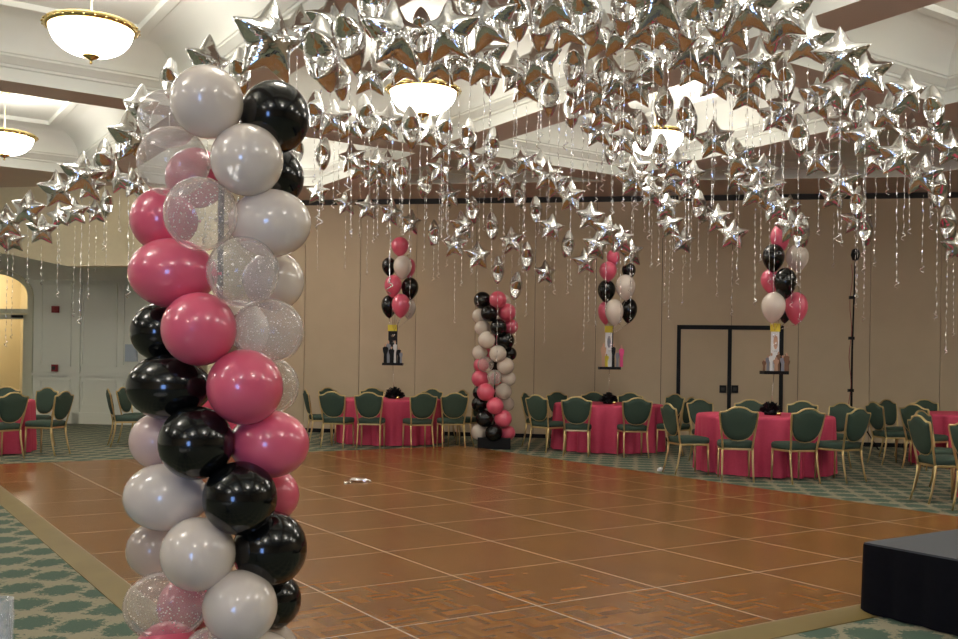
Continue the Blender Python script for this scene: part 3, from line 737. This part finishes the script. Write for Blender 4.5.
G=[
('in line left of near column', S_('140,108,50 130,138,58 105,162,48e 82,175,50 58,190,42 28,209,40 8,222,38 42,230,34 75,212,32 90,187,34 107,204,30e 134,184,34 146,196,28 13,240,30 0,236,32 170,80,45e 60,216,30 120,180,32 96,212,26')),
('among biggest stars by column top', S_('208,64,60 240,72,50e 269,42,88 298,32,60 322,54,80e 332,24,60 350,38,75e 394,36,80 422,36,62e 372,4,70e')),
('in topmost band above middle lamp', S_('450,32,72 471,4,62e 491,22,66 518,12,60e 542,20,60e 567,26,50 586,12,62e 603,36,44 621,32,42 560,0,56')),
('in topmost band, right of centre', S_('642,25,54 668,22,56 691,20,54e 708,46,45 733,24,56 625,4,50e 655,0,54 715,6,50e 684,48,42 659,50,42')),
('in topmost band falling to right edge', S_('772,28,58e 808,40,58 841,57,62 866,74,56 906,92,50 934,108,47e 951,148,42 750,6,54 785,16,50 888,112,44 830,92,44')),
('in second band, left third', S_('371,76,42 437,62,36 460,64,35 490,72,32e 515,74,38 527,84,34 539,62,38 550,96,38e 574,64,45e 404,64,36 340,78,38e 484,60,36')),
('in second band, middle third', S_('604,70,46e 614,80,40 603,92,42 637,87,46 664,106,46e 624,117,38 572,108,38e 584,97,34 604,110,36 590,78,36 652,62,36')),
('in second band, right third', S_('695,66,42 716,80,44 746,93,46 761,62,50 730,70,42 785,80,46e 783,108,45 775,116,40 816,99,45 840,98,40e 754,80,42 799,136,46e')),
('in stack above the tripod stand', S_('840,126,40 866,137,46 898,157,46 923,176,45 938,191,44e 932,130,42 858,110,38e 910,132,40 819,159,41 842,182,40 858,203,38e 834,196,34 865,230,36e 856,220,34 948,224,40e 954,246,36 876,160,36')),
('in band just under the middle lamp', S_('315,112,36e 334,119,36 365,115,40e 388,122,36 411,128,34e 428,132,34 444,131,38e 442,148,34 469,136,36e 352,124,32 378,128,30')),
('in third band left of far column', S_('296,152,32e 323,154,36e 352,158,34 378,164,34 403,174,34e 425,184,32e 449,195,30 400,179,30e 360,168,28 388,166,28 440,170,28 467,158,32')),
('in third band above far column', S_('492,145,36e 484,168,34 504,176,32 524,161,34 547,176,34 556,184,34 571,197,34 590,217,32 607,231,32 540,166,30 505,188,30 480,180,28 520,196,30e')),
('above the middle bouquet', S_('597,131,38 612,149,36e 643,133,44e 634,170,36 652,194,36 666,206,34 670,225,32 683,241,30 632,180,34 624,140,34 645,182,30')),
('between middle and right bouquets', S_('687,119,47e 660,152,38e 676,165,36 692,174,32 699,206,34e 718,219,34 733,235,34 673,182,36 686,190,30 708,214,28')),
('above the right bouquet', S_('714,140,44 739,158,40 762,172,38 756,191,36 737,177,32 775,206,34 784,216,34e 801,232,38e 789,210,32 770,188,34 792,226,34')),
('in lowest row above left bouquet', S_('318,193,26 346,204,26 368,208,28 391,213,26 411,223,27 434,234,28e 455,245,27 448,196,28e 374,176,26')),
('in lowest row above far column', S_('473,210,30e 492,227,29e 478,256,29 512,241,29 498,271,28e 516,287,29e 527,257,30e 545,273,27 536,211,30e 551,228,29 462,226,26')),
('in lowest row beside middle bouquet', S_('568,245,31e 585,262,28 606,231,30 621,240,30 631,253,29 596,246,26 618,238,27')),
]
ORD=['first','second','third','fourth','fifth','sixth','seventh','eighth','ninth','tenth','eleventh','twelfth','thirteenth','fourteenth','fifteenth','sixteenth','seventeenth','eighteenth','nineteenth','twentieth']
items=[]
for gi,(lab,L_) in enumerate(G):
    L2=sorted(L_)
    for i,(x,y,w,e) in enumerate(L2):
        d_=F*.48/w; z=at(x,y,d_).z
        while z>4.28: d_*=.985; z=at(x,y,d_).z
        d_=min(d_,17.0)
        items.append([x,y,d_,e,lab,i])
EXC=[(at(398,364,17.2).x,17.2,.75,-9,4.7),(at(612,364,16.3).x,16.3,.75,-9,4.7),(at(782,364,13.2).x,13.2,.75,-9,4.5),(fx_,DF,1.0,-9,3.9)]
for u_,v_ in ((5.84,10.15),(9.56,10.15)): q=uv(u_,v_); EXC.append((q.x,q.y,.66,4.0,9))
def push():
    for it_ in items:
        for (bx_,by_,rr_,za,zb_) in EXC:
            q=at(*it_[:3])
            if math.hypot(q.x-bx_,q.y-by_)<rr_ and za<q.z<zb_: it_[2]=by_-rr_-.02
push()
for it in range(90):
    moved=False; push()
    for i in range(len(items)):
        for j in range(i+1,len(items)):
            a,b=items[i],items[j]
            if abs(a[2]-b[2])>.6: continue
            pa,pb=at(*a[:3]),at(*b[:3]); dist=(pa-pb).length
            if dist<.50:
                s=.05 if a[2]>=b[2] else -.04
                a[2]+=s; b[2]-=s; moved=True
                for q in (a,b):
                    while at(*q[:3]).z>4.3: q[2]-=.01; 
                    q[2]=min(q[2],17.45)
    if not moved: break
star0=star_mesh()
def ribbon_mesh(seed,ln):
    rn=random.Random(seed); b=MB(); n=int(ln/.02); vs=[]
    a=rn.uniform(0,6); x=y=0
    for i in range(n+1):
        z=-.20-i*ln/n; t=a+i*.55; c=.5+.5*math.sin(i*.13+a)
        rx=.001+.004*c; x=rx*math.cos(t)+.006*math.sin(i*.05+a); y=rx*math.sin(t)
        wd=.0042; vs+= [(x-wd*math.cos(t*1.3),y-wd*math.sin(t*1.3),z),(x+wd*math.cos(t*1.3),y+wd*math.sin(t*1.3),z)]
    b.add(vs,[(2*i,2*i+1,2*i+3,2*i+2) for i in range(n)])
    # curled end
    b.tube([(x+.02*math.sin(q*1.2),y+.02*math.cos(q*1.2),-.2-ln-q*.012) for q in range(7)],.004,4)
    return b
ribs=[ribbon_mesh(i,l).build('ribbon',M['ribbon'],star0,fix=False) for i,l in enumerate((.5,.75,.95,1.15,.62,.85,1.05,1.3))]
rmesh=[r_.data for r_ in ribs]
for r_ in ribs[1:]: bpy.data.objects.remove(r_)
rib0=ribs[0]
rnd=random.Random(11); first=True
for x,y,d_,e,lab,i in items:
    if first: o,rb,first=star0,rib0,False
    else:
        o=star0.copy(); C.objects.link(o); rb=rib0.copy(); C.objects.link(rb); rb.parent=o
    p=at(x,y,d_); o.location=p
    sc_=.475; rb.data=rmesh[rnd.randrange(8)]; 
    yaw=(PI/2+rnd.uniform(-.3,.3)) if e else rnd.uniform(-.75,.75)
    view=math.atan2(p.x,p.y)
    o.rotation_euler=(rnd.uniform(-.12,.12),rnd.uniform(-.15,.15),yaw-view)
    o.scale=(sc_,sc_*1.02,sc_)
    rb.scale=(1/sc_,1/sc_,1/sc_); rb.rotation_euler=(-o.rotation_euler[0],-o.rotation_euler[1],0)
    big='large' if d_<7.5 else ('small' if d_>12.5 else 'medium')
    tag(o,'silver foil star balloon%s, %s from left %s'%(' edge-on' if e else '',ORD[i],lab),'star balloon','silver foil star balloons under the ceiling')

# ------------------------------------------------------------------ camera, world, view
cam=bpy.data.cameras.new('camera'); co=bpy.data.objects.new('camera',cam); C.objects.link(co)
cam.sensor_width=36; cam.lens=36*F/958; cam.shift_y=(CY-319.5)/958; cam.clip_end=100
r2=Vector((math.cos(ROLL),0,math.sin(ROLL))); fwd=Vector((0,1,0)); u2=r2.cross(fwd)
co.matrix_world=Matrix(((r2.x,u2.x,0,0),(r2.y,u2.y,-1,0),(r2.z,u2.z,0,CZ),(0,0,0,1)))
bpy.context.scene.camera=co
w=bpy.data.worlds.new('world'); bpy.context.scene.world=w; w.use_nodes=True
w.node_tree.nodes['Background'].inputs[0].default_value=(.5,.5,.55,1); w.node_tree.nodes['Background'].inputs[1].default_value=.02
sc=bpy.context.scene
sc.view_settings.view_transform='Standard'; sc.view_settings.look='None'; sc.view_settings.gamma=1; sc.view_settings.exposure=0.47
sc.cycles.max_bounces=8; sc.cycles.diffuse_bounces=4; sc.cycles.glossy_bounces=4; sc.cycles.transparent_max_bounces=16
sc.cycles.sample_clamp_indirect=6
